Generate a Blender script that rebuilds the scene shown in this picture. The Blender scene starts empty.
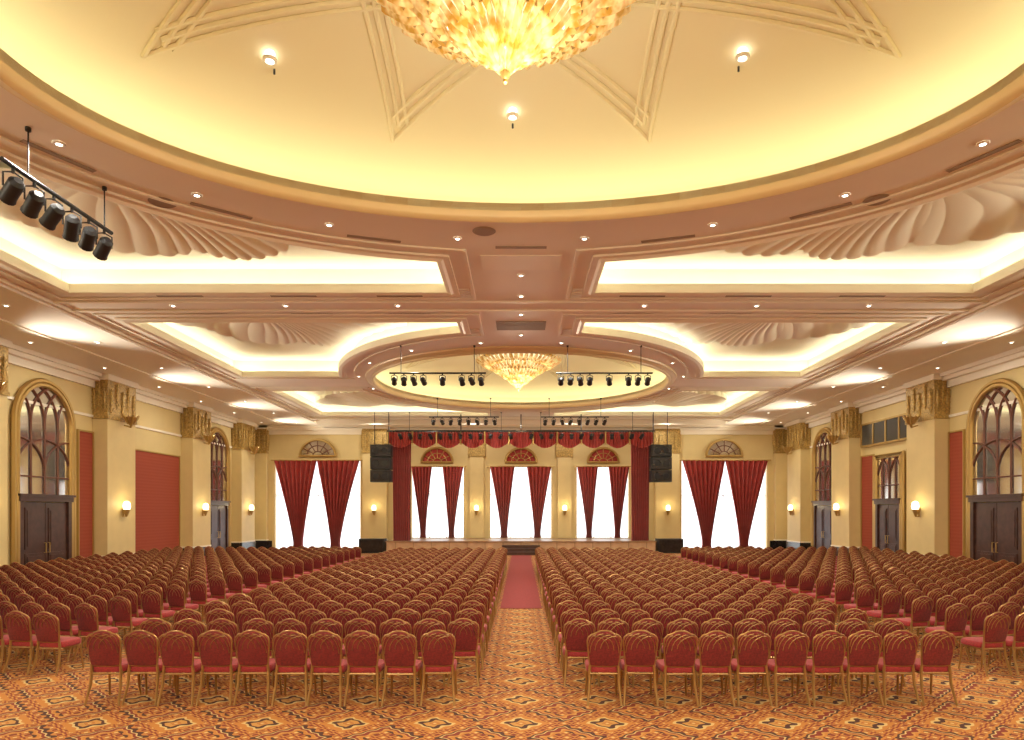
import bpy, math, random
from mathutils import Vector, geometry
random.seed(4)
sc=bpy.context.scene
try:
    sc.view_settings.view_transform='Standard'
    sc.view_settings.look='None'
except Exception as e: print(e)
pi=math.pi
CH=2.45; HC=8.15; W=17.2; YB=44.5; YN=-8.0; PX=16.6
LC=(1,.95,.83)

# ---------------------------------------------------------------- materials
def mat(name,col,rough=.6,metal=0,em=None,es=0,noise=0,nscale=8,bump=0,bscale=40,sheen=0):
    m=bpy.data.materials.new(name); m.use_nodes=True
    nt=m.node_tree; b=nt.nodes['Principled BSDF']
    b.inputs['Base Color'].default_value=(*col,1); b.inputs['Roughness'].default_value=rough
    b.inputs['Metallic'].default_value=metal
    if em: b.inputs['Emission Color'].default_value=(*em,1); b.inputs['Emission Strength'].default_value=es
    if sheen: b.inputs['Sheen Weight'].default_value=sheen
    tc=nt.nodes.new('ShaderNodeTexCoord')
    if noise:
        n=nt.nodes.new('ShaderNodeTexNoise'); n.inputs['Scale'].default_value=nscale; n.inputs['Detail'].default_value=4
        nt.links.new(tc.outputs['Object'],n.inputs['Vector'])
        r=nt.nodes.new('ShaderNodeValToRGB')
        r.color_ramp.elements[0].position=.3; r.color_ramp.elements[1].position=.7
        r.color_ramp.elements[0].color=(*[c*(1-noise) for c in col],1)
        r.color_ramp.elements[1].color=(*[min(1,c*(1+noise*.6)) for c in col],1)
        nt.links.new(n.outputs['Fac'],r.inputs['Fac']); nt.links.new(r.outputs['Color'],b.inputs['Base Color'])
    if bump:
        n=nt.nodes.new('ShaderNodeTexNoise'); n.inputs['Scale'].default_value=bscale
        nt.links.new(tc.outputs['Object'],n.inputs['Vector'])
        bp=nt.nodes.new('ShaderNodeBump'); bp.inputs['Strength'].default_value=bump; bp.inputs['Distance'].default_value=.02
        nt.links.new(n.outputs['Fac'],bp.inputs['Height']); nt.links.new(bp.outputs['Normal'],b.inputs['Normal'])
    return m
def emis(name,col,s):
    m=bpy.data.materials.new(name); m.use_nodes=True; nt=m.node_tree
    nt.nodes.remove(nt.nodes['Principled BSDF']); e=nt.nodes.new('ShaderNodeEmission')
    e.inputs['Color'].default_value=(*col,1); e.inputs['Strength'].default_value=s
    nt.links.new(e.outputs[0],nt.nodes['Material Output'].inputs['Surface']); return m

M_ceil=mat('ceiling_paint',(.87,.81,.71),.55,noise=.02,nscale=.6)
M_ctrim=mat('ceiling_trim',(.88,.81,.67),.45)
M_cream=mat('dome_plaster',(.82,.75,.52),.6)
M_tray=mat('tray_plaster',(.88,.84,.68),.6)
M_shell=mat('shell_plaster',(.90,.86,.70),.5)
M_rim=mat('rim_plaster',(.72,.55,.29),.4)
M_wall=mat('wall_paint',(.69,.55,.26),.6,noise=.05,nscale=1.2)
M_col=mat('pilaster_paint',(.72,.57,.27),.55,noise=.04,nscale=2)
M_cap=mat('gilt_capital',(.50,.33,.10),.38,.3,noise=.5,nscale=14,bump=.8,bscale=18)
M_gold=mat('gold_metal',(.52,.35,.12),.35,.7)
M_cgold=mat('chair_frame_gold',(.42,.25,.09),.34,.65)
M_black=mat('black_marble',(.025,.02,.02),.2,noise=.4,nscale=5)
M_dark=mat('matt_black',(.012,.012,.013),.5)
M_wood=mat('dark_wood',(.075,.032,.022),.35,noise=.35,nscale=4)
M_trac=mat('mahogany_tracery',(.16,.055,.03),.4)
M_red=mat('red_drape',(.40,.038,.03),.7,sheen=.2,noise=.2,nscale=3)
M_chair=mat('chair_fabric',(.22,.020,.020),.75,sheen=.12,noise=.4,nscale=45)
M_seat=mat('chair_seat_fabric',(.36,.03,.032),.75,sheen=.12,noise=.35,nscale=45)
M_white=mat('white_paint',(.85,.82,.75),.5)
M_mirror=mat('mirror_glass',(.72,.70,.64),.08,.9)
M_stage=mat('stage_fascia',(.55,.34,.20),.5,noise=.15,nscale=3)
M_stagef=mat('stage_floor',(.32,.18,.09),.35,noise=.2,nscale=3)
M_slot=mat('vent_slot',(.34,.27,.21),.6)
M_run=mat('aisle_runner_carpet',(.27,.032,.03),.9,noise=.15,nscale=20)
M_bulb=emis('lamp_glow',(1,.93,.75),12)
M_sc=emis('sconce_glow',(1,.80,.42),5)
M_cove=emis('cove_tube_warm',(1,.93,.60),7.0)
M_cove2=emis('cove_tube_white',(1,.95,.76),10)

def ribbed():
    m=mat('red_wall_fabric',(.55,.10,.05),.8); nt=m.node_tree; b=nt.nodes['Principled BSDF']
    tc=nt.nodes.new('ShaderNodeTexCoord'); w=nt.nodes.new('ShaderNodeTexWave'); w.bands_direction='Z'
    w.inputs['Scale'].default_value=2.2
    nt.links.new(tc.outputs['Object'],w.inputs['Vector'])
    r=nt.nodes.new('ShaderNodeValToRGB'); r.color_ramp.elements[0].color=(.32,.054,.024,1); r.color_ramp.elements[1].color=(.35,.064,.03,1)
    nt.links.new(w.outputs['Fac'],r.inputs['Fac']); nt.links.new(r.outputs['Color'],b.inputs['Base Color']); return m
M_redw=ribbed()

def sheer():
    m=bpy.data.materials.new('sheer_curtain'); m.use_nodes=True; nt=m.node_tree
    nt.nodes.remove(nt.nodes['Principled BSDF'])
    t=nt.nodes.new('ShaderNodeBsdfTranslucent'); t.inputs['Color'].default_value=(.95,.95,.95,1)
    p=nt.nodes.new('ShaderNodeBsdfTransparent'); x=nt.nodes.new('ShaderNodeMixShader'); x.inputs[0].default_value=.5
    nt.links.new(t.outputs[0],x.inputs[1]); nt.links.new(p.outputs[0],x.inputs[2])
    nt.links.new(x.outputs[0],nt.nodes['Material Output'].inputs['Surface']); return m
M_sheer=sheer()

def crystal():
    m=bpy.data.materials.new('amber_crystal'); m.use_nodes=True; nt=m.node_tree; b=nt.nodes['Principled BSDF']
    b.inputs['Roughness'].default_value=.15
    tc=nt.nodes.new('ShaderNodeTexCoord'); n=nt.nodes.new('ShaderNodeTexNoise'); n.inputs['Scale'].default_value=6
    nt.links.new(tc.outputs['Object'],n.inputs['Vector'])
    r=nt.nodes.new('ShaderNodeValToRGB'); e=r.color_ramp.elements
    e[0].position=.36; e[0].color=(.56,.30,.05,1); e[1].position=.66; e[1].color=(1,.82,.42,1)
    nt.links.new(n.outputs['Fac'],r.inputs['Fac']); nt.links.new(r.outputs['Color'],b.inputs['Base Color'])
    nt.links.new(r.outputs['Color'],b.inputs['Emission Color']); b.inputs['Emission Strength'].default_value=.34
    return m
M_cry=crystal()

def carpet():
    m=mat('patterned_carpet',(.6,.3,.1),.95); nt=m.node_tree; L=nt.links; b=nt.nodes['Principled BSDF']
    tc=nt.nodes.new('ShaderNodeTexCoord'); sx=nt.nodes.new('ShaderNodeSeparateXYZ'); L.new(tc.outputs['Object'],sx.inputs[0])
    def mt(op,a,b2=None,c=None):
        n=nt.nodes.new('ShaderNodeMath'); n.operation=op
        for i,v in enumerate((a,b2,c)):
            if v is None: continue
            if isinstance(v,(int,float)): n.inputs[i].default_value=v
            else: L.new(v,n.inputs[i])
        return n.outputs[0]
    X=mt('DIVIDE',sx.outputs[0],1.0); Y=mt('DIVIDE',sx.outputs[1],1.0)
    def cell(u,k,o=0):
        return mt('ABSOLUTE',mt('SUBTRACT',mt('FRACT',mt('MULTIPLY_ADD',u,k,o)),.5))
    def ramp(fac,stops):
        r=nt.nodes.new('ShaderNodeValToRGB'); r.color_ramp.interpolation='CONSTANT'; el=r.color_ramp.elements
        el[0].position=stops[0][0]; el[0].color=(*stops[0][1],1); el[1].position=stops[1][0]; el[1].color=(*stops[1][1],1)
        for p,c in stops[2:]:
            q=el.new(p); q.color=(*c,1)
        L.new(fac,r.inputs[0]); return r.outputs[0]
    O=(.48,.19,.035); O2=(.52,.26,.06); R=(.21,.03,.015); C=(.60,.43,.17); D=(.07,.022,.016)
    fx=cell(X,1); fy=cell(Y,1)
    d=mt('ADD',fx,fy)
    wob=mt('MULTIPLY',mt('MULTIPLY',mt('SINE',mt('MULTIPLY',X,2*pi*4)),mt('SINE',mt('MULTIPLY',Y,2*pi*4))),.04)
    d2=mt('ADD',d,wob)
    A=ramp(d2,[(0,C),(.05,R),(.11,O2),(.17,D),(.215,O),(.27,O2),(.30,R),(.36,C),(.39,D),(.44,O),(.52,O2),(.56,R),(.63,O),(.75,C),(.80,D),(.86,O2)])
    g=mt('ADD',cell(X,6),cell(Y,6)); 
    B=ramp(g,[(0,R),(.30,O2),(.40,O),(.48,R),(.64,O),(.84,C)])
    msk=mt('GREATER_THAN',mt('SINE',mt('MULTIPLY',d,2*pi*2.2)),.35)
    mx=nt.nodes.new('ShaderNodeMix'); mx.data_type='RGBA'
    L.new(msk,mx.inputs[0]); L.new(A,mx.inputs[6]); L.new(B,mx.inputs[7])
    L.new(mx.outputs[2],b.inputs['Base Color']); return m
M_carpet=carpet()

# ---------------------------------------------------------------- mesh builder
class MB:
    def __init__(s): s.v=[];s.f=[];s.m=[]
    def add(s,vs,fs,mi=0):
        o=len(s.v); s.v+= [tuple(v) for v in vs]; s.f+=[tuple(i+o for i in f) for f in fs]; s.m+=[mi]*len(fs)
    def box(s,x0,x1,y0,y1,z0,z1,mi=0):
        s.add([(x0,y0,z0),(x1,y0,z0),(x1,y1,z0),(x0,y1,z0),(x0,y0,z1),(x1,y0,z1),(x1,y1,z1),(x0,y1,z1)],
              [(0,3,2,1),(4,5,6,7),(0,1,5,4),(1,2,6,5),(2,3,7,6),(3,0,4,7)],mi)
    def tube(s,pts,r,n=8,mi=0,closed=False,cap=True):
        pts=[Vector(p) for p in pts]; k=len(pts); vs=[];fs=[]
        rr=r if isinstance(r,(list,tuple)) else [r]*k
        up0=None
        for i,p in enumerate(pts):
            if closed: t=pts[(i+1)%k]-pts[i-1]
            else: t=pts[min(i+1,k-1)]-pts[max(i-1,0)]
            t.normalize()
            if up0 is None: up0=Vector((0,0,1)) if abs(t.z)<.9 else Vector((0,1,0))
            a=t.cross(up0)
            if a.length<1e-4: a=t.cross(Vector((1,0,0)))
            a.normalize(); b=a.cross(t).normalized(); up0=b
            for j in range(n):
                q=2*pi*j/n; vs.append(p+(a*math.cos(q)+b*math.sin(q))*rr[i])
        kk=k if closed else k-1
        for i in range(kk):
            for j in range(n):
                i2=(i+1)%k; fs.append((i*n+j,i*n+(j+1)%n,i2*n+(j+1)%n,i2*n+j))
        if not closed and cap: fs.append(tuple(range(n))[::-1]); fs.append(tuple((k-1)*n+j for j in range(n)))
        s.add(vs,fs,mi)
    def lathe(s,prof,n,c=(0,0,0),mi=0,flute=0,nf=0):
        vs=[];fs=[]
        for r,z in prof:
            for j in range(n):
                q=2*pi*j/n; R=r*(1+flute*abs(math.sin(q*nf/2))) if nf else r
                vs.append((c[0]+R*math.cos(q),c[1]+R*math.sin(q),c[2]+z))
        for i in range(len(prof)-1):
            for j in range(n): fs.append((i*n+j,i*n+(j+1)%n,(i+1)*n+(j+1)%n,(i+1)*n+j))
        s.add(vs,fs,mi)
    def sweep(s,path,prof,mi=0,closed=True):
        rings=[(offset(path,o),z) for o,z in prof]; n=len(path); vs=[];fs=[]
        for P,z in rings:
            vs+=[(p[0],p[1],z) for p in P]
        for i in range(len(prof)-1):
            for j in range(n): fs.append((i*n+j,i*n+(j+1)%n,(i+1)*n+(j+1)%n,(i+1)*n+j))
        s.add(vs,fs,mi)
    def fill(s,loops,z,mi=0):
        tri=geometry.tessellate_polygon([[Vector((p[0],p[1],0)) for p in l] for l in loops])
        fl=[p for l in loops for p in l]
        s.add([(p[0],p[1],z) for p in fl],[tuple(t) for t in tri],mi)
    def obj(s,name,mats,smooth=False,parent=None,xf=None,bevel=0,loc=None,recalc=True):
        vs=[xf(v) for v in s.v] if xf else s.v
        me=bpy.data.meshes.new(name); me.from_pydata(vs,[],s.f)
        for m in mats: me.materials.append(m)
        me.polygons.foreach_set('material_index',s.m)
        me.update()
        if recalc:
            import bmesh
            bm=bmesh.new(); bm.from_mesh(me); bmesh.ops.recalc_face_normals(bm,faces=bm.faces); bm.to_mesh(me); bm.free()
        if smooth:
            me.polygons.foreach_set('use_smooth',[True]*len(me.polygons))
            try: me.set_sharp_from_angle(angle=math.radians(40))
            except Exception: pass
        o=bpy.data.objects.new(name,me); sc.collection.objects.link(o)
        if parent: o.parent=parent
        if loc: o.location=loc
        return o
def area(P): return sum(P[i-1][0]*P[i][1]-P[i][0]*P[i-1][1] for i in range(len(P)))/2
def ccw(P): return P if area(P)>0 else P[::-1]
def offset(P,d):
    n=len(P); out=[]
    for i in range(n):
        a=Vector(P[i-1][:2]);b=Vector(P[i][:2]);c=Vector(P[(i+1)%n][:2])
        e1=(b-a).normalized(); e2=(c-b).normalized()
        n1=Vector((e1.y,-e1.x)); n2=Vector((e2.y,-e2.x)); m=(n1+n2)/max(.3,1+n1.dot(n2))
        out.append((b.x+m.x*d,b.y+m.y*d))
    return out
def empty(name,loc=(0,0,0)):
    o=bpy.data.objects.new(name,None); o.location=loc; sc.collection.objects.link(o); return o

# ---------------------------------------------------------------- floor
b=MB(); b.add([(-W,YN,0),(W,YN,0),(W,YB,0),(-W,YB,0)],[(0,1,2,3)]); b.obj('floor',[M_carpet],recalc=False)
b=MB(); b.box(-.53,.53,17.5,38.9,0.001,.012); b.obj('aisle_runner',[M_run])

# ---------------------------------------------------------------- ceiling
def ell(cx,cy,a,bb,n=96): return [(cx+a*math.cos(2*pi*i/n),cy+bb*math.sin(2*pi*i/n)) for i in range(n)]
D1=(0,8.7,6.55,4.35); D2=(0,30.4,6.3,6.35)
dome1=ell(*D1); dome2=ell(*D2)
def panel(cy,a,bb,yo,yi,sgn,far):
    pts=[(1.9,yo),(11.6,yo),(11.6,yi)]
    t0=abs(yi-cy)/bb; x1=a*math.sqrt(1-t0*t0)
    N=24; th0=math.asin(t0); th1=math.acos(1.9/a)
    for i in range(N+1):
        t=th0+(th1-th0)*i/N
        pts.append((a*math.cos(t),cy+far*bb*math.sin(t)))
    return ccw([(sgn*x,y) for x,y in pts])
panels=[]
for s_ in (1,-1):
    panels.append(panel(8.7,8.9,7.0,17.7,9.9,s_,1))
    panels.append(panel(8.7,8.9,7.0,-.3,7.5,s_,-1))
    panels.append(panel(30.4,7.7,9.0,20.5,28.7,s_,-1))
    panels.append(panel(30.4,7.7,9.0,40.3,32.1,s_,1))
b=MB(); b.fill([[(-W,YN),(W,YN),(W,YB),(-W,YB)],dome1,dome2]+panels,HC)
b.obj('ceiling',[M_ceil],recalc=False)
b=MB()
for s_ in (1,-1):
    x0,x1=sorted((s_*12.75,s_*W)); b.box(x0,x1,YN,YB,HC-.16,HC-.002,1)
    x0,x1=sorted((s_*12.62,s_*12.75)); b.box(x0,x1,YN,YB,HC-.10,HC-.002,0)
    x0,x1=sorted((s_*14.9,s_*15.02)); b.box(x0,x1,YN,YB,HC-.20,HC-.16,0)
b.box(-12.62,12.62,18.6,18.72,HC-.05,HC-.002); b.box(-12.62,12.62,19.4,19.52,HC-.05,HC-.002)
b.box(-12.62,12.62,41.2,41.5,HC-.15,HC-.002); b.box(-12.62,12.62,42.6,YB,HC-.3,HC-.002)
b.obj('trim_1',[M_ctrim,M_ceil])

TR=.72
for i,P in enumerate(panels):
    b=MB(); Q=offset(P,.55)
    b.sweep(P,[(0,HC),(0,HC+.16),(.04,HC+.16),(.04,HC+.02),(.55,HC+.02),(.55,HC+TR)],0)
    b.fill([Q],HC+TR,0)
    b.sweep(P,[(.22,HC+.04),(.30,HC+.10),(.38,HC+.04)],1)
    b.sweep(P,[(0,HC),(0,HC-.07),(.10,HC-.10),(.16,HC-.05),(.30,HC-.05),(.30,HC-.003)],2)
    b.sweep(P,[(.62,HC-.003),(.62,HC-.04),(.70,HC-.04),(.70,HC-.003)],2)
    b.obj('cove_tray',[M_tray,M_cove2,M_ctrim],recalc=False)

# fan-shaped shell reliefs in the trays, kept clear of the ring around each dome
def shell(cx,cy,rx,ry,dirn,E):
    b=MB(); NT=384; NR=26; vs=[];fs=[]; nf=48
    for i in range(NR+2):
        r=min(1,i/NR)
        for j in range(NT+1):
            t=pi*j/NT
            tw=t+.12*math.sin(pi*r)*math.sin(4*t)
            fl=abs(math.sin(nf*tw/2))**.8
            lb=abs(math.sin(3.5*t))
            R=r*(.84+.14*lb**.45+.02*fl)
            tt=t+.24*math.sin(2*t)*r
            x=cx+rx*R*math.cos(tt); y=cy+dirn*ry*R*math.sin(tt)
            k=math.hypot((x-E[0])/E[2],(y-E[1])/E[3])
            if k<1: x=E[0]+(x-E[0])/k; y=E[1]+(y-E[1])/k
            sx=1 if x>0 else -1; x=sx*min(11.9,max(1.7,abs(x)))
            base=.14+.16*math.exp(-((r-.30)/.3)**2)+.06*r**3+.05*lb*r
            z=HC+TR-base-.045*(fl-.5)*min(1,r*1.6)
            if i==NR+1: z=HC+TR
            vs.append((x,y,z))
    for i in range(NR+1):
        for j in range(NT):
            a=i*(NT+1)+j; fs.append((a,a+1,a+NT+2,a+NT+1))
    b.add(vs,fs); return b.obj('shell_relief',[M_shell],smooth=True,recalc=False)
E1=(0,8.7,8.75,6.85); E2=(0,30.4,7.5,8.8)
for s_ in (1,-1):
    shell(s_*7.2,12.3,4.9,4.6,1,E1); shell(s_*7.2,5.1,4.9,4.6,-1,E1)
    shell(s_*7.6,20.7,4.3,5.0,1,E2); shell(s_*7.8,40.1,4.0,4.8,-1,E2)

# domes
def domez(D,x,y,h0=.45,h=1.65):
    r2=((x-D[0])/(D[2]+.5))**2+((y-D[1])/(D[3]+.5))**2
    return HC+h0+h*(max(0,1-r2))**.62
for D,P in ((D1,dome1),(D2,dome2)):
    b=MB(); n=96; rings=28; vs=[];fs=[]
    for i in range(rings+1):
        r=math.sin(pi/2*i/rings)
        for j in range(n):
            x=D[0]+(D[2]+.5)*r*math.cos(2*pi*j/n); y=D[1]+(D[3]+.5)*r*math.sin(2*pi*j/n)
            vs.append((x,y,domez(D,x,y)))
    for i in range(rings):
        for j in range(n): fs.append((i*n+j,i*n+(j+1)%n,(i+1)*n+(j+1)%n,(i+1)*n+j))
    b.add(vs,fs,0)
    b.sweep(P,[(0,HC),(0,HC+.14),(.05,HC+.14),(.05,HC+.02),(.5,HC+.02),(.5,HC+.47)],0)
    b.sweep(P,[(.16,HC+.04),(.34,HC+.04)],1)
    b.sweep(P,[(0,HC+.14),(0,HC-.10),(.03,HC-.16),(.09,HC-.19),(.14,HC-.17),(.16,HC-.12),(.26,HC-.11),(.30,HC-.07),(.38,HC-.06),(.40,HC-.003)],2)
    R1=.95
    for k in range(8):
        a0=math.radians(22.5+45*k); a1=a0+math.radians(135)
        A=Vector((D[0]+(D[2]-.1)*R1*math.cos(a0),D[1]+(D[3]+.15)*R1*math.sin(a0)))
        B=Vector((D[0]+(D[2]-.1)*R1*math.cos(a1),D[1]+(D[3]+.15)*R1*math.sin(a1)))
        dd=(B-A).normalized(); nn=Vector((dd.y,-dd.x))
        for off in (-.0,.15,.30):
            sg=1 if (Vector((D[0],D[1]))-A).dot(nn)>0 else -1
            pts=[]
            for q in range(33):
                p=A.lerp(B,q/32)+nn*sg*off
                pts.append((p.x,p.y,domez(D,p.x,p.y)-.015))
            if off>0: pts=pts[1:-1]
            b.tube(pts,.042,6,0)
    b.obj('ceiling_dome',[M_cream,M_cove,M_rim],smooth=True,recalc=False)

b=MB()
for x,y in ((-3.95,10.85),(3.5,10.9),(-.15,12.3)):
    z=domez(D1,x,y)-.12
    b.lathe([(0,0),(.06,0),(.075,.06),(.07,.14)],14,(x,y,z),0)
    b.lathe([(.075,-.01),(.11,0),(.11,.04)],14,(x,y,z),1)
    b.tube([(x+.0,y+.2,z-.0),(x,y+.2,z-.08)],.018,6,2)
b.obj('dome_spotlight',[emis('dome_lamp_glow',(1,.93,.75),6),M_white,M_dark],smooth=True)

# ---------------------------------------------------------------- chandeliers
def petal(b,ang,c,r0,z0,r1,z1,w,mi=0):
    vs=[];fs=[];N=8
    ca,sa=math.cos(ang),math.sin(ang)
    for i in range(N+1):
        t=i/N
        r=r0+(r1-r0)*t**.8; z=z0+(z1-z0)*t**1.6
        if t>.85: r+=.03
        ww=w*(math.sin(pi*min(.985,.14+.85*t))**.8)
        for k,(u,dz) in enumerate(((-1,.045),(-.5,-.0),(0,-.03),(.5,0),(1,.045))):
            vs.append((c[0]+r*ca-u*ww*sa,c[1]+r*sa+u*ww*ca,c[2]+z+dz))
    for i in range(N):
        for k in range(4): a=i*5+k; fs.append((a,a+1,a+6,a+5))
    b.add(vs,fs,mi)
M_bowl=emis('bowl_glow',(1,.86,.50),1.35)
def chandelier(x,y,top,zb,S):
    root=empty('crystal_chandelier',(x,y,zb))
    b=MB()
    tiers=[(.04,-.30,.20,-.04,.032,12),(.10,-.22,.38,.16,.045,18),(.24,-.10,.64,.34,.052,26),(.50,.12,.98,.55,.06,34),(.88,.38,1.38,.76,.072,42),(1.25,.60,1.85,.92,.09,48)]
    for ti,(r0,z0,r1,z1,w,n) in enumerate(tiers):
        for k in range(n): petal(b,2*pi*(k+.5*(ti%2))/n,(0,0,0),r0*S,z0,r1*S,z1,w*S)
    b.obj('crystal_petals',[M_cry],smooth=True,parent=root,recalc=False)
    b=MB()
    b.lathe([(r*S,z) for r,z in [(.03,-.20),(.14,-.10),(.34,.08),(.58,.28),(.9,.52),(1.25,.70),(1.5,.86),(1.52,.92),(1.0,1.0),(.1,1.05)]],80,(0,0,0),0,.05,40)
    b.obj('glowing_bowl',[M_bowl],smooth=True,parent=root,recalc=False)
    b=MB()
    b.lathe([(0,-.45),(.03,-.43),(.02,-.39),(.06,-.35),(.07,-.31),(.04,-.27),(.1,-.25),(.1,-.22),(0,-.2)],16)
    b.tube([(0,0,1.0),(0,0,top-zb)],.05,10)
    b.lathe([(1.5*S,.90),(1.7*S,.94),(1.7*S,.99),(1.5*S,1.0)],64)
    for rr,zz in ((.36,.02),(.62,.20),(.98,.42),(1.38,.66)): b.lathe([(rr*S,zz),(rr*S+.04,zz-.02),(rr*S+.06,zz+.04),(rr*S,zz+.07)],64)
    b.lathe([(.25,top-zb-.12),(.3,top-zb-.06),(0.05,top-zb-.02)],24)
    b.obj('gilt_frame',[M_gold],smooth=True,parent=root)
    return root
chandelier(-.2,8.7,domez(D1,0,8.7),HC+.14,.94); chandelier(-.1,30.4,domez(D2,0,30.4),HC+.05,1.0)

# ---------------------------------------------------------------- walls
def side_wall(name,s):
    b=MB(); x0,x1=sorted((s*W,s*(W+.3))); b.box(x0,x1,YN,YB+.3,0,HC+.1)
    b.obj(name,[M_wall])
side_wall('wall_left',-1); side_wall('wall_right',1)
b=MB(); b.box(-W-.3,W+.3,YN-.3,YN,0,HC+.1); b.obj('wall_rear',[M_wall])
wins=[(-15.85,-10.35,.06,5.75),(10.35,15.85,.06,5.75),(-7.05,-3.7,.8,5.35),(-1.98,1.95,.8,5.35),(3.6,6.95,.8,5.35)]
b=MB(); loops=[[(-W-.3,0),(W+.3,0),(W+.3,HC+.1),(-W-.3,HC+.1)]]+[[(a,c),(bb,c),(bb,d),(a,d)] for a,bb,c,d in wins]
b.fill(loops,0)
for a,bb,c,d in wins: b.sweep([(a,c),(bb,c),(bb,d),(a,d)],[(0,0),(0,-.3)])
b.obj('wall_back',[M_wall],xf=lambda v:(v[0],YB-v[2],v[1]),recalc=False)

def drape(name,cx0,w0,cx1,w1,zt,zb,y,folds=9,amp=.07,par=None,m=None,pw=1.25):
    b=MB(); NU=folds*8; NV=18; vs=[];fs=[]
    for j in range(NV+1):
        v=j/NV; k=(1-v)**pw if v<.93 else (1-.93)**pw+ (v-.93)*.9
        w=w1+(w0-w1)*k; cx=cx1+(cx0-cx1)*k
        for i in range(NU+1):
            u=i/NU
            vs.append((cx+w*(u-.5),y-amp*math.sin(2*pi*folds*u+.6*math.sin(3*v))*(1+.4*v)-.02*math.sin(7*u),zt+(zb-zt)*v))
    for j in range(NV):
        for i in range(NU): a=j*(NU+1)+i; fs.append((a,a+1,a+NU+2,a+NU+1))
    b.add(vs,fs); return b.obj(name,[m or M_red],smooth=True,parent=par,recalc=False)

for i,(a,bb,c,d) in enumerate(wins):
    root=empty('window_%d'%(i+1),((a+bb)/2,YB,c)); cx=(a+bb)/2; w=bb-a
    def loc(o): 
        o.location=(-(a+bb)/2,-YB,-c); return o
    b=MB()
    for x0,x1,z0,z1 in ((a-.16,a,c-.04,d+.16),(bb,bb+.16,c-.04,d+.16),(a,bb,d,d+.16)): b.box(x0,x1,YB-.06,YB-.002,z0,z1,0)
    nm=4 if w>5 else 3
    for k in range(1,nm): x=a+w*k/nm; b.box(x-.03,x+.03,YB+.2,YB+.26,c,d,1)
    b.box(a,bb,YB+.2,YB+.26,c+(d-c)*.6,c+(d-c)*.6+.07,1)
    loc(b.obj('window_frame',[M_col,M_white],parent=root))
    loc(drape('sheer',cx,w-.04,cx,w-.04,d,c+.02,YB+.1,22,.03,root,M_sheer))
    b=MB(); b.tube([(a-.2,YB-.2,d+.02),(bb+.2,YB-.2,d+.02)],.04,8,0); loc(b.obj('curtain_rail',[M_gold],parent=root))
    if w>5:
        loc(drape('drape_1',a+w*.25,w*.5,a+w*.285,w*.085,d,c,YB-.22,8,.12,root))
        loc(drape('drape_2',bb-w*.25,w*.5,bb-w*.285,w*.085,d,c,YB-.22,8,.12,root))
    else:
        q=.40
        loc(drape('drape_1',a+w*q/2,w*q,a+w*.23,w*.09,d,c,YB-.22,6,.09,root))
        loc(drape('drape_2',bb-w*q/2,w*q,bb-w*.23,w*.09,d,c,YB-.22,6,.09,root))

def lunette(b,cu,z0,R,ms=(0,1,2)):
    N=24; arc=[(cu+R*math.cos(pi*i/N),z0+R*.92*math.sin(pi*i/N)) for i in range(N+1)]
    b.add([(p[0],.03,p[1]) for p in arc],[tuple(range(N+1))],ms[0])
    b.tube([(p[0],.09,p[1]) for p in arc],.08,6,ms[1]); b.tube([(cu-R-.05,.09,z0),(cu+R+.05,.09,z0)],.08,6,ms[1])
    for k in range(1,6):
        a=pi*k/6; b.tube([(cu+.28*R*math.cos(a),.05,z0+.28*R*math.sin(a)),(cu+R*math.cos(a),.05,z0+.92*R*math.sin(a))],.028,5,ms[2])
    for rr in (.28,.62): b.tube([(cu+R*rr*math.cos(pi*i/N),.05,z0+R*rr*.95*math.sin(pi*i/N)) for i in range(N+1)],.028,5,ms[2])
back=lambda v:(v[0],YB-v[1],v[2])
for cx in (-13.1,13.1):
    b=MB(); lunette(b,cx,6.05,1.15); b.obj('lunette_window',[M_mirror,M_gold,M_trac],xf=back,smooth=True)
for cx in (-5.4,0,5.3):
    b=MB(); lunette(b,cx,5.65,1.0); b.obj('lunette_window',[M_red,M_gold,M_gold],xf=back,smooth=True)

def pilaster(name,x0,x1,y0,y1):
    b=MB(); top=HC-.17
    b.box(x0,x1,y0,y1,0,top,0)
    def bx(e,z0,z1,mi):
        X0=x0-e if x0>-W+.01 else x0; X1=x1+e if x1<W-.01 else x1
        Y1=y1+e if y1<YB-.01 else y1
        b.box(X0,X1,y0-e,Y1,z0,z1,mi)
    bx(.05,0,.62,1); bx(.03,.62,.70,3)
    bx(.05,top-1.78,top-1.66,2); bx(.02,top-1.66,top-.16,2); bx(.10,top-.22,top,3)
    def leaf(p,n,t,k):
        h=.95; z=top-1.5+(.25 if k%2 else 0)
        b.tube([(p[0]+n[0]*.02,p[1]+n[1]*.02,z-.1),(p[0]+n[0]*.04,p[1]+n[1]*.04,z+h*.5),(p[0]+n[0]*.06,p[1]+n[1]*.06,z+h)],[.02,.07,.03],6,2)
        for sg in (-1,1):
            for hh in (.2,.45,.7,.95):
                b.tube([(p[0]+n[0]*.03,p[1]+n[1]*.03,z+hh*h-.2),(p[0]+n[0]*.06+t[0]*sg*.13,p[1]+n[1]*.06+t[1]*sg*.13,z+hh*h)],[.035,.012],5,2)
    for k in range(5):
        yy=y0+(y1-y0)*(k+.5)/5
        if x0>-W+.01: leaf((x0,yy),(-1,0),(0,1),k)
        if x1<W-.01: leaf((x1,yy),(1,0),(0,1),k)
    for k in range(3):
        xx=x0+(x1-x0)*(k+.5)/3
        leaf((xx,y0),(0,-1),(1,0),k)
    return b.obj(name,[M_col,M_black,M_cap,M_ctrim],smooth=True)
ycols=[(20.3,22.3),(27.7,29.7),(34.9,36.9),(41.0,43.0),(5.5,7.5),(12.9,14.9)]
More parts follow.
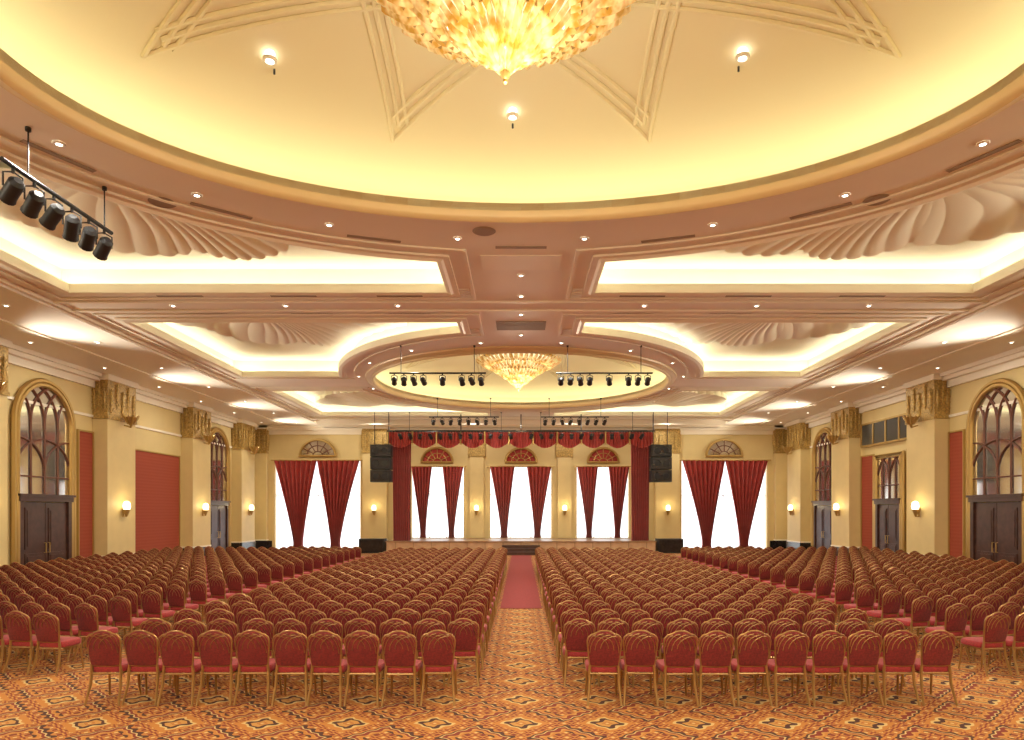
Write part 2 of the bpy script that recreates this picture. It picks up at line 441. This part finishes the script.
for s_ in (1,-1):
    for y0,y1 in ycols:
        x0,x1=sorted((s_*PX,s_*W)); pilaster('pilaster',x0,x1,y0,y1)
for s_ in (1,-1):
    x0,x1=sorted((s_*8.6,s_*10.12)); pilaster('pilaster',x0,x1,YB-.45,YB)
    x0,x1=sorted((s_*16.3,s_*W)); pilaster('pilaster',x0,x1,YB-.35,YB)
for cx in (-2.85,2.8):
    b=MB(); b.box(cx-.45,cx+.45,YB-.15,YB,.78,6.0,0); b.box(cx-.55,cx+.55,YB-.2,YB,6.0,6.9,1); b.obj('trim_2' if cx<0 else 'trim_3',[M_col,M_cap])

b=MB(); t=HC-.16
for s_ in (1,-1):
    for dx,z0,z1 in ((.45,t-.14,t),(.32,t-.28,t-.14),(.12,t-.55,t-.28),(.06,t-1.75,t-1.65)):
        x0,x1=sorted((s_*(W-dx),s_*W)); b.box(x0,x1,YN,YB,z0,z1)
for dy,z0,z1 in ((.45,t-.14,t),(.32,t-.28,t-.14),(.12,t-.55,t-.28)):
    b.box(-W,W,YB-dy,YB,z0,z1); b.box(-W,W,YN,YN+dy,z0,z1)
b.obj('trim_4',[M_ctrim])
for nm,s_ in (('baseboard_left',-1),('baseboard_right',1)):
    b=MB(); x0,x1=sorted((s_*(W-.04),s_*W)); b.box(x0,x1,YN,YB,0,.45); b.obj(nm,[M_black])
b=MB()
for x0,x1 in ((-W,-16.05),(-10.15,-7.8),(7.8,10.15),(16.05,W)): b.box(x0,x1,YB-.04,YB,0,.6)
b.obj('baseboard_back',[M_black])

for s_,lst in ((-1,[(26.75,27.6,5.6),(30.0,34.6,5.2),(19.0,20.2,5.6)]),(1,[(26.75,27.6,5.6),(29.8,30.6,5.2),(33.6,34.7,5.2),(19.0,20.2,5.6)])):
    for y0,y1,zt in lst:
        b=MB(); x0,x1=sorted((s_*(W-.05),s_*W)); b.box(x0,x1,y0,y1,.45,zt,0)
        x0,x1=sorted((s_*(W-.09),s_*W))
        b.box(x0,x1,y0-.06,y0,.45,zt+.06,1); b.box(x0,x1,y1,y1+.06,.45,zt+.06,1); b.box(x0,x1,y0,y1,zt,zt+.06,1)
        b.obj('fabric_panel',[M_redw,M_gold])

def doorbay(s_,y0,y1,idx,arched=True,ztop=7.0):
    b=MB(); c=(y0+y1)/2; R=(y1-y0)/2; sp=ztop-R if arched else ztop
    N=20
    out=[(-R,0)]+([(R*math.cos(pi-pi*i/N),sp+R*math.sin(pi*i/N)) for i in range(N+1)] if arched else [(-R,ztop),(R,ztop)])+[(R,0)]
    for wd,nn in ((.0,.11),(.15,.105)):
        o2=[(-R-wd,0)]+([((R+wd)*math.cos(pi-pi*i/N),sp+(R+wd)*math.sin(pi*i/N)) for i in range(N+1)] if arched else [(-R-wd,ztop+wd),(R+wd,ztop+wd)])+[(R+wd,0)]
        b.tube([(p[0],nn,p[1]) for p in o2],.09,6,0)
    pane=[(p[0],.05,p[1]) for p in out[1:-1]]
    pane=[(-R,.05,3.05)]+pane+[(R,.05,3.05)]
    b.add(pane,[tuple(range(len(pane)))],1)
    for k in range(5):
        u=-R+2*R*k/4; zt=sp if arched else ztop
        b.tube([(u,.08,3.05),(u,.08,zt)],.04,5,2)
    b.tube([(-R,.08,3.7),(R,.08,3.7)],.032,5,2)
    if arched:
        for k in range(5):
            u0=-R+2*R*k/4
            for sg in (1,-1):
                pts=[]
                for i in range(13):
                    a=(pi/2)*i/12*1.15; rr=R*1.0
                    u=u0+sg*rr*(1-math.cos(a)); z=sp+rr*math.sin(a)
                    if (u)**2+(z-sp)**2<=(R*1.01)**2: pts.append((u,.08,z))
                if len(pts)>2: b.tube(pts,.038,5,2)
    for k in range(2):
        ua=-R+R*k; ub=ua+R
        for p,q in ((ua,ub),(ub,ua)):
            b.tube([(p+(q-p)*(1-math.cos(pi/2*i/8)),.08,3.9+1.15*math.sin(pi/2*i/8)) for i in range(9)],.03,5,2)
    b.box(-R,R,.02,.22,2.82,3.08,3); b.box(-R-.05,R+.05,.02,.28,3.0,3.08,3)
    for sg in (-1,1):
        u0,u1=sorted((sg*.015,sg*(R-.22)))
        b.box(u0,u1,.03,.10,.02,2.8,4)
        for z0,z1 in ((.25,1.0),(1.15,2.6)):
            b.box(u0+.14,u1-.14,.10,.13,z0,z1,4); b.box(u0+.22,u1-.22,.13,.15,z0+.1,z1-.1,3)
        b.tube([(sg*.1,.13,1.0),(sg*.1,.2,1.0),(sg*.1,.2,1.35),(sg*.1,.13,1.35)],.018,6,0)
        u0,u1=sorted((sg*(R-.22),sg*R)); b.box(u0,u1,.02,.18,0,2.85,3)
    b.obj('door_%d'%idx,[M_gold,M_mirror,M_trac,M_wood,M_wood],smooth=True,
          xf=lambda v:(s_*(W-v[1]),c+v[0],v[2]))
di=1
for s_ in (-1,1):
    for y0,y1 in ((23.4,26.2),(37.6,40.2),(9,11.8)):
        doorbay(s_,y0,y1,di); di+=1
doorbay(1,31.0,33.2,di,False,5.0)
b=MB()
b.box(W-.12,W,30.0,34.6,5.75,6.75,0)
for k in range(5):
    y=30.0+4.6*k/4; b.box(W-.16,W,y-.05,y+.05,5.7,6.8,1)
b.box(W-.16,W,30,34.6,5.66,5.75,1); b.box(W-.16,W,30,34.6,6.75,6.84,1)
b.obj('control_booth_window',[mat('dark_glass',(.05,.05,.05),.1),M_gold])

def lt(x,y,z,p,col,r=.1):
    l=bpy.data.lights.new('lamp','POINT'); l.energy=p; l.color=col; l.shadow_soft_size=r
    o=bpy.data.objects.new('lamp_bulb',l); o.location=(x,y,z); sc.collection.objects.link(o); return o
def sconce(x,y,n,light=True):
    z=2.55
    r=empty('sconce_lamp',(x,y,z)); b=MB()
    b.lathe([(.02,-.3),(.05,-.25),(.1,-.12),(.14,0),(.12,.01),(.02,-.02)],14,(n[0]*.19,n[1]*.19,0))
    b.tube([(n[0]*.04,n[1]*.04,-.15),(n[0]*.08,n[1]*.08,-.3),(n[0]*.19,n[1]*.19,-.28)],.02,6); b.tube([(n[0]*.05,n[1]*.05,-.3),(n[0]*.05,n[1]*.05,.1)],.04,6)
    b.obj('brass_bracket',[M_gold],smooth=True,parent=r)
    b=MB(); b.lathe([(.0,.0),(.12,.0),(.15,.12),(.13,.28),(.08,.34),(0,.36)],14,(n[0]*.2,n[1]*.2,0)); b.obj('glass_shade',[M_sc],smooth=True,parent=r)
    if light: lt(x+n[0]*.42,y+n[1]*.42,z+.25,15,(1,.78,.42),.1)
for s_ in (1,-1):
    for y0,y1 in ycols: sconce(s_*PX,(y0+y1)/2,(-s_,0),y0>15)
    sconce(s_*9.35,YB-.45,(0,-1))
for x in (-2.85,2.8): sconce(x,YB-.15,(0,-1))
# gilded leaf uplighters on the capitals, washing the ceiling
for s_ in (1,-1):
    for y0,y1 in ycols:
        y=(y0+y1)/2; x=s_*PX; n=-s_; zb=6.30
        b=MB()
        b.lathe([(.02,-.35),(.08,-.2),(.2,-.02),(.26,.08),(.24,.08),(.16,-.02),(.0,-.08)],16,(x+n*.38,y,zb),0)
        for k in range(9):
            a=2*pi*k/9; c_,q_=math.cos(a),math.sin(a); cx_=x+n*.38
            b.tube([(cx_+.1*c_,y+.1*q_,zb-.2),(cx_+.24*c_,y+.24*q_,zb+.05),(cx_+.31*c_,y+.31*q_,zb+.17)],[.03,.05,.012],5,0)
        b.tube([(x+n*.1,y,zb-.25),(x+n*.38,y,zb-.33)],.035,6,0)
        b.lathe([(0,.0),(.1,.0),(.1,.04),(0,.04)],12,(x+n*.38,y,zb-.02),1)
        b.obj('gilded_uplighter',[M_gold,M_sc],smooth=True)
        l=bpy.data.lights.new('uplight','SPOT'); l.energy=1350; l.color=(1,.92,.76); l.spot_size=math.radians(84); l.spot_blend=1; l.shadow_soft_size=.2
        o=bpy.data.objects.new('uplight_beam',l); o.location=(x+n*.45,y,zb+.3)
        d=Vector((n*math.cos(.26),0,math.sin(.26))); o.rotation_euler=d.to_track_quat('-Z','Y').to_euler(); sc.collection.objects.link(o)

# ---------------------------------------------------------------- downlights
dl=[]
for k in range(18):
    a=2*pi*(k+.0)/18; dl.append((7.6*math.cos(a),8.7+5.75*math.sin(a)))
for k in range(16):
    a=2*pi*(k+.5)/16; dl.append((6.95*math.cos(a),30.4+7.3*math.sin(a)))
sm=[]
for y in (16.6,18.2,19.9,22.2): sm+=[(0,y)]
for y in range(-6,44,4):
    for x in (13.8,16): sm+=[(x,y+.5),(-x,y+.5)]
for x in (3.4,6.5,9.6): sm+=[(x,19.05),(-x,19.05),(x,42.0),(-x,42.0)]
b=MB()
for x,y in dl+sm:
    z=HC-.003 if abs(x)<12.6 else HC-.163
    b.lathe([(0,-.015),(.05,-.015)],10,(x,y,z),0); b.lathe([(.05,-.02),(.085,-.02),(.095,0)],12,(x,y,z),1)
b.obj('recessed_downlights',[M_bulb,M_white],recalc=False)
def al(x,y,p,size=.35):
    l=bpy.data.lights.new('downlight','AREA'); l.shape='DISK'; l.size=size; l.energy=p*.58; l.color=LC
    o=bpy.data.objects.new('downlight_beam',l); o.location=(x,y,HC-.2); sc.collection.objects.link(o)
for y in (-5,-1,19.05):  # first two rows are unseen lamps added behind the camera, lighting chair backs
    for x in (-10,-5.,-1,1,5,10): al(x,y,230)
for x,y in dl[:18:2]: al(x,y,165)
for x,y in dl[18:34:2]: al(x,y,180)
for y in (2,9,16,24,32,40):
    for x in (-14.8,14.8): al(x,y,130)
for x in (-9,-3,3,9): al(x,42,130)
lt(-.1,8.7,HC-.85,260,(1,.88,.64),.4); lt(-.1,30.4,HC-.85,380,(1,.88,.64),.4)

b=MB()
def slot(x,y,l,ang,w=.13):
    ca,sa=math.cos(ang),math.sin(ang); z=HC-.014
    c=[(x+u*l/2*ca-v*w/2*sa,y+u*l/2*sa+v*w/2*ca) for u,v in((-1,-1),(1,-1),(1,1),(-1,1))]
    b.add([(p[0],p[1],z) for p in c]+[(p[0],p[1],HC-.002) for p in c],[(3,2,1,0),(0,1,5,4),(1,2,6,5),(2,3,7,6),(3,0,4,7)],0)
for k in range(16):
    a=2*pi*(k+.0)/16
    x=8.0*math.cos(a); y=8.7+6.15*math.sin(a); slot(x,y,1.1,math.atan2(6.15*math.cos(a),-8.0*math.sin(a)),.11)
for x in (-9,-6,-3.2,3.2,6,9): slot(x,18.2,1.2,0,.1); slot(x,19.85,1.2,0,.1)
for y in (21,24,27,33,36,39):
    for s_ in (-1,1): slot(s_*12.35,y,1.6,pi/2,.1)
b.obj('linear_air_vents',[M_slot],recalc=False)
b=MB()
for s_ in (-1,1):
    for y in (17.6,21.5): 
        for k in range(6): b.box(s_*1.45-.14,s_*1.45+.14,y+.16*k,y+.16*k+.09,HC-.03,HC-.003,0)
b.box(-.9,.9,15.3,16.2,HC-.02,HC-.003,1)
for k in range(7): b.box(-.75,.75,20.6+.14*k,20.6+.14*k+.08,HC-.03,HC-.003,2)
for x,y in ((-.75,14.0),(6.5,12.6),(-6.6,12.7)): b.lathe([(0,-.02),(.2,-.02),(.24,0)],20,(x,y,HC-.003),2)
b.obj('air_grilles',[M_white,M_ctrim,M_slot],recalc=False)

# ---------------------------------------------------------------- stage light bars
def can(b,x,y,z,ang,tilt,sc_=1):
    d=Vector((math.sin(ang)*math.cos(tilt),math.cos(ang)*math.cos(tilt),-math.sin(tilt)))
    p=Vector((x,y,z)); r=.12*sc_
    b.tube([p-d*.2*sc_,p-d*.14*sc_,p+d*.16*sc_,p+d*.24*sc_],[r*.55,r,r,r*1.12],12,0)
    b.tube([p+d*.235*sc_,p+d*.245*sc_],r*1.0,12,1)
    side=d.cross(Vector((0,0,1))).normalized()
    b.tube([p+side*r*1.15,p+side*r*1.15+Vector((0,0,.22*sc_)),p+Vector((0,0,.27*sc_)),p-side*r*1.15+Vector((0,0,.22*sc_)),p-side*r*1.15],.014,5,0)
    b.tube([p+Vector((0,0,.25*sc_)),p+Vector((0,0,.36*sc_))],.025,6,0)
M_lens=mat('lamp_lens',(.5,.45,.35),.1,.5)
def bar(p0,p1,n,ang,tilt,sc_=1,grp=False,r=.03,fs=(.12,.88)):
    b=MB(); p0=Vector(p0);p1=Vector(p1)
    b.tube([p0,p1],r,8,0)
    for f in fs:
        q=p0.lerp(p1,f); b.tube([q,(q.x,q.y,HC-.01)],.012,5,0); b.tube([(q.x,q.y,HC-.06),(q.x,q.y,HC-.004)],.04,8,0)
    for i in range(n):
        f=(i+.5)/n
        if grp and i in (4,6): continue
        q=p0.lerp(p1,f); can(b,q.x,q.y,q.z-.36*sc_,ang+random.uniform(-.25,.25),tilt+random.uniform(-.15,.15),sc_)
    b.obj('stage_light_bar',[M_dark,M_lens],smooth=True)
bar((-7.3,9.7,7.42),(-7.3,12.3,7.42),6,-.9,.6,.90,r=.035,fs=(.2,.92))
bar((-4.5,23.6,7.2),(-1.2,23.6,7.2),10,0,.5,.72,True)
bar((1.2,23.6,7.2),(4.5,23.6,7.2),10,0,.5,.72,True)
bar((-4.6,34.5,7.2),(-1.1,34.5,7.2),8,0,.5,.7)
bar((1.0,34.5,7.2),(4.4,34.5,7.2),8,0,.5,.7)
bar((-7.2,39.4,7.1),(-.3,39.4,7.1),12,0,.5,.85)
bar((.3,39.4,7.1),(7.2,39.4,7.1),12,0,.5,.85)

# ---------------------------------------------------------------- stage
root=empty('stage',(0,40,0))
b=MB(); b.box(-7.8,7.8,0,YB-40-.3,0,.70,0); b.box(-7.85,7.85,-.05,YB-40-.3,.70,.76,1)
for k in range(-7,8): b.box(k*1.04-.02,k*1.04+.02,-.02,0,.08,.68,1)
b.box(-7.82,7.82,-.03,0,0,.1,2)
b.obj('platform',[M_stage,M_stagef,M_black],parent=root)
b=MB()
for k in range(3): b.box(-1.1,1.1,-.95+.3*k,-.06,.0 if k==0 else .18*k,.18*(k+1),0)
b.obj('steps',[M_wood],parent=root)
root=empty('stage_curtain',(0,40.3,0))
def rel(o): o.location=(0,-40.3,0); return o
rel(drape('leg_left',-6.95,1.1,-6.95,1.0,7.0,.77,40.3,8,.1,root)); rel(drape('leg_right',6.95,1.1,6.95,1.0,7.0,.77,40.3,8,.1,root))
b=MB(); NU=420; vs=[];fs=[]
for j in range(9):
    v=j/8
    for i in range(NU+1):
        u=i/NU; x=-7.7+15.4*u; sw=abs(math.sin(pi*u*11))
        zb=6.5-.35*sw
        vs.append((x,40.12-.05*math.sin(2*pi*u*88)-.12*sw*v,7.1+(zb-7.1)*v))
for j in range(8):
    for i in range(NU): a=j*(NU+1)+i; fs.append((a,a+1,a+NU+2,a+NU+1))
b.add(vs,fs); rel(b.obj('swag_valance',[M_red],smooth=True,parent=root,recalc=False))
b=MB(); b.box(-7.8,7.8,40.15,40.3,7.08,7.2,0)
for x in (-7.7,7.7): b.tube([(x,40.2,7.1),(x,40.2,HC-.01)],.03,6,0)
for x in (-3.5,0,3.5): b.tube([(x,40.2,7.1),(x,40.2,HC-.01)],.03,6,0)
for i in range(12): 
    x=-7.7+15.4*i/11; b.tube([(x,40.0,7.1),(x,40.0,6.35)],.05,6,1)
rel(b.obj('valance_header',[M_black,M_gold],parent=root))

for s_ in (-1,1):
    b=MB(); x=s_*7.95
    for k in range(3):
        z0=4.15+.72*k; b.box(x-.58,x+.58,39.0,39.7,z0,z0+.68,0); b.box(x-.52,x+.52,38.97,39.0,z0+.05,z0+.63,1)
        for q in (-.25,.25): b.tube([(x+q,38.975,z0+.34),(x+q,38.95,z0+.34)],[.2,.16],16,0)
    for q in (-.4,.4): b.tube([(x+q,39.35,6.3),(x+q,39.35,HC-.01)],.02,6,0)
    b.obj('loudspeaker_array',[M_dark,M_black],smooth=False)
    b=MB(); b.box(s_*8.9-.75,s_*8.9+.75,41,41.9,0,.85,0); b.box(s_*8.9-.68,s_*8.9+.68,40.96,41,.08,.78,1); b.obj('subwoofer_speaker',[M_dark,M_black])

# ---------------------------------------------------------------- chairs
def chair_mesh():
    b=MB()
    N=28; rings=[(.40,.90),(.405,.98),(.43,1.0),(.46,1.0),(.485,.95),(.495,.80),(.50,.3)]
    vs=[];fs=[]
    for z,k in rings:
        for i in range(N):
            a=2*pi*i/N; c,s=math.cos(a),math.sin(a)
            vs.append((.225*k*math.copysign(abs(c)**.45,c),.02+.225*k*math.copysign(abs(s)**.45,s),z))
    for r in range(len(rings)-1):
        for i in range(N): fs.append((r*N+i,r*N+(i+1)%N,(r+1)*N+(i+1)%N,(r+1)*N+i))
    fs.append(tuple(range(N))[::-1]); fs.append(tuple((len(rings)-1)*N+i for i in range(N)))
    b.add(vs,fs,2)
    half=[(0,.485),(.10,.485),(.178,.495),(.188,.56),(.198,.66),(.210,.76),(.213,.815),(.200,.86),(.165,.893),(.12,.905),(.09,.925),(.045,.942),(0,.945)]
    ol=half+[(-x,z) for x,z in half[-2:0:-1]]
    yb=lambda z:-.19-.18*(z-.45)
    n=len(ol)
    def ring(k,dy): return [(x*k,yb(.72+(z-.72)*k)+dy,.72+(z-.72)*k) for x,z in ol]
    vs=ring(.90,-.030)+ring(.985,-.018)+ring(.985,.02)+ring(.85,.045)
    fs=[tuple(range(n))]+[(i+r*n,(i+1)%n+r*n,(i+1)%n+(r+1)*n,i+(r+1)*n) for r in range(3) for i in range(n)]+[tuple(3*n+i for i in range(n))[::-1]]
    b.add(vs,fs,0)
    b.tube([(x,yb(z),z) for x,z in ol],.0142,6,1,closed=True)
    for s in (-1,1):
        for (xa,xb,za,zb) in ((.185,.02,.66,.915),(.12,-.07,.70,.90),(.05,-.15,.72,.885),(.20,.11,.75,.90)):
            pts=[]
            for i in range(6):
                t=i/5; z=za+(zb-za)*math.sin(t*pi/2); x=xb+(xa-xb)*math.cos(t*pi/2)
                pts.append((s*x,yb(z)-.034,z))
            b.tube(pts,.005,3,1,cap=False)
    for s in (-1,1):
        b.tube([(s*.175,yb(.52),.53),(s*.185,-.195,.42),(s*.190,-.21,.25),(s*.212,-.295,0)],[.016,.021,.020,.014],6,1)
        b.tube([(s*.19,.20,.40),(s*.195,.215,.2),(s*.205,.24,0)],[.018,.016,.013],6,1)
        b.tube([(s*.185,-.19,.385),(s*.19,.2,.385)],.014,5,1)
    b.tube([(-.185,-.195,.385),(.185,-.195,.385)],.014,5,1); b.tube([(-.19,.205,.385),(.19,.205,.385)],.014,5,1)
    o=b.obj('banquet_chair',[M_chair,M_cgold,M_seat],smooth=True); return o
proto=chair_mesh(); cm=proto.data; first=[True]
def put(x,y,r=0):
    if first[0]: o=proto; first[0]=False
    else:
        o=bpy.data.objects.new('banquet_chair',cm); sc.collection.objects.link(o)
    o.location=(x+random.uniform(-.008,.008),y+random.uniform(-.03,.03),0); o.rotation_euler=(0,0,r+random.uniform(-.05,.05))
RS=.98; nrows=22
for s_ in (-1,1):
    for r in range(nrows):
        y=9.0+r*RS
        x0=1.06 if r==0 else .82
        for i in range(10): put(s_*(x0+i*(.472 if r==0 else .482)),y)
    ang=math.radians(11)
    for r in range(21):
        y=10.6+r*RS
        for i in range(17):
            x=7.1+i*.5
            yy=y+(x-7.1)*math.tan(ang)
            if yy>30.8: continue
            put(s_*x,yy,s_*ang)

# ---------------------------------------------------------------- world & camera
w=bpy.data.worlds.new('sky'); sc.world=w; w.use_nodes=True
bg=w.node_tree.nodes['Background']; bg.inputs[0].default_value=(.95,.98,1,1); bg.inputs[1].default_value=2.4
cam=bpy.data.cameras.new('camera'); cam.sensor_width=36; cam.lens=690/1024*36
cam.shift_x=-(521-512)/1024; cam.shift_y=(512-370)/1024
co=bpy.data.objects.new('camera',cam); co.location=(0,0,CH); co.rotation_euler=(pi/2,0,0); sc.collection.objects.link(co); sc.camera=co
print('objects',len(bpy.data.objects))
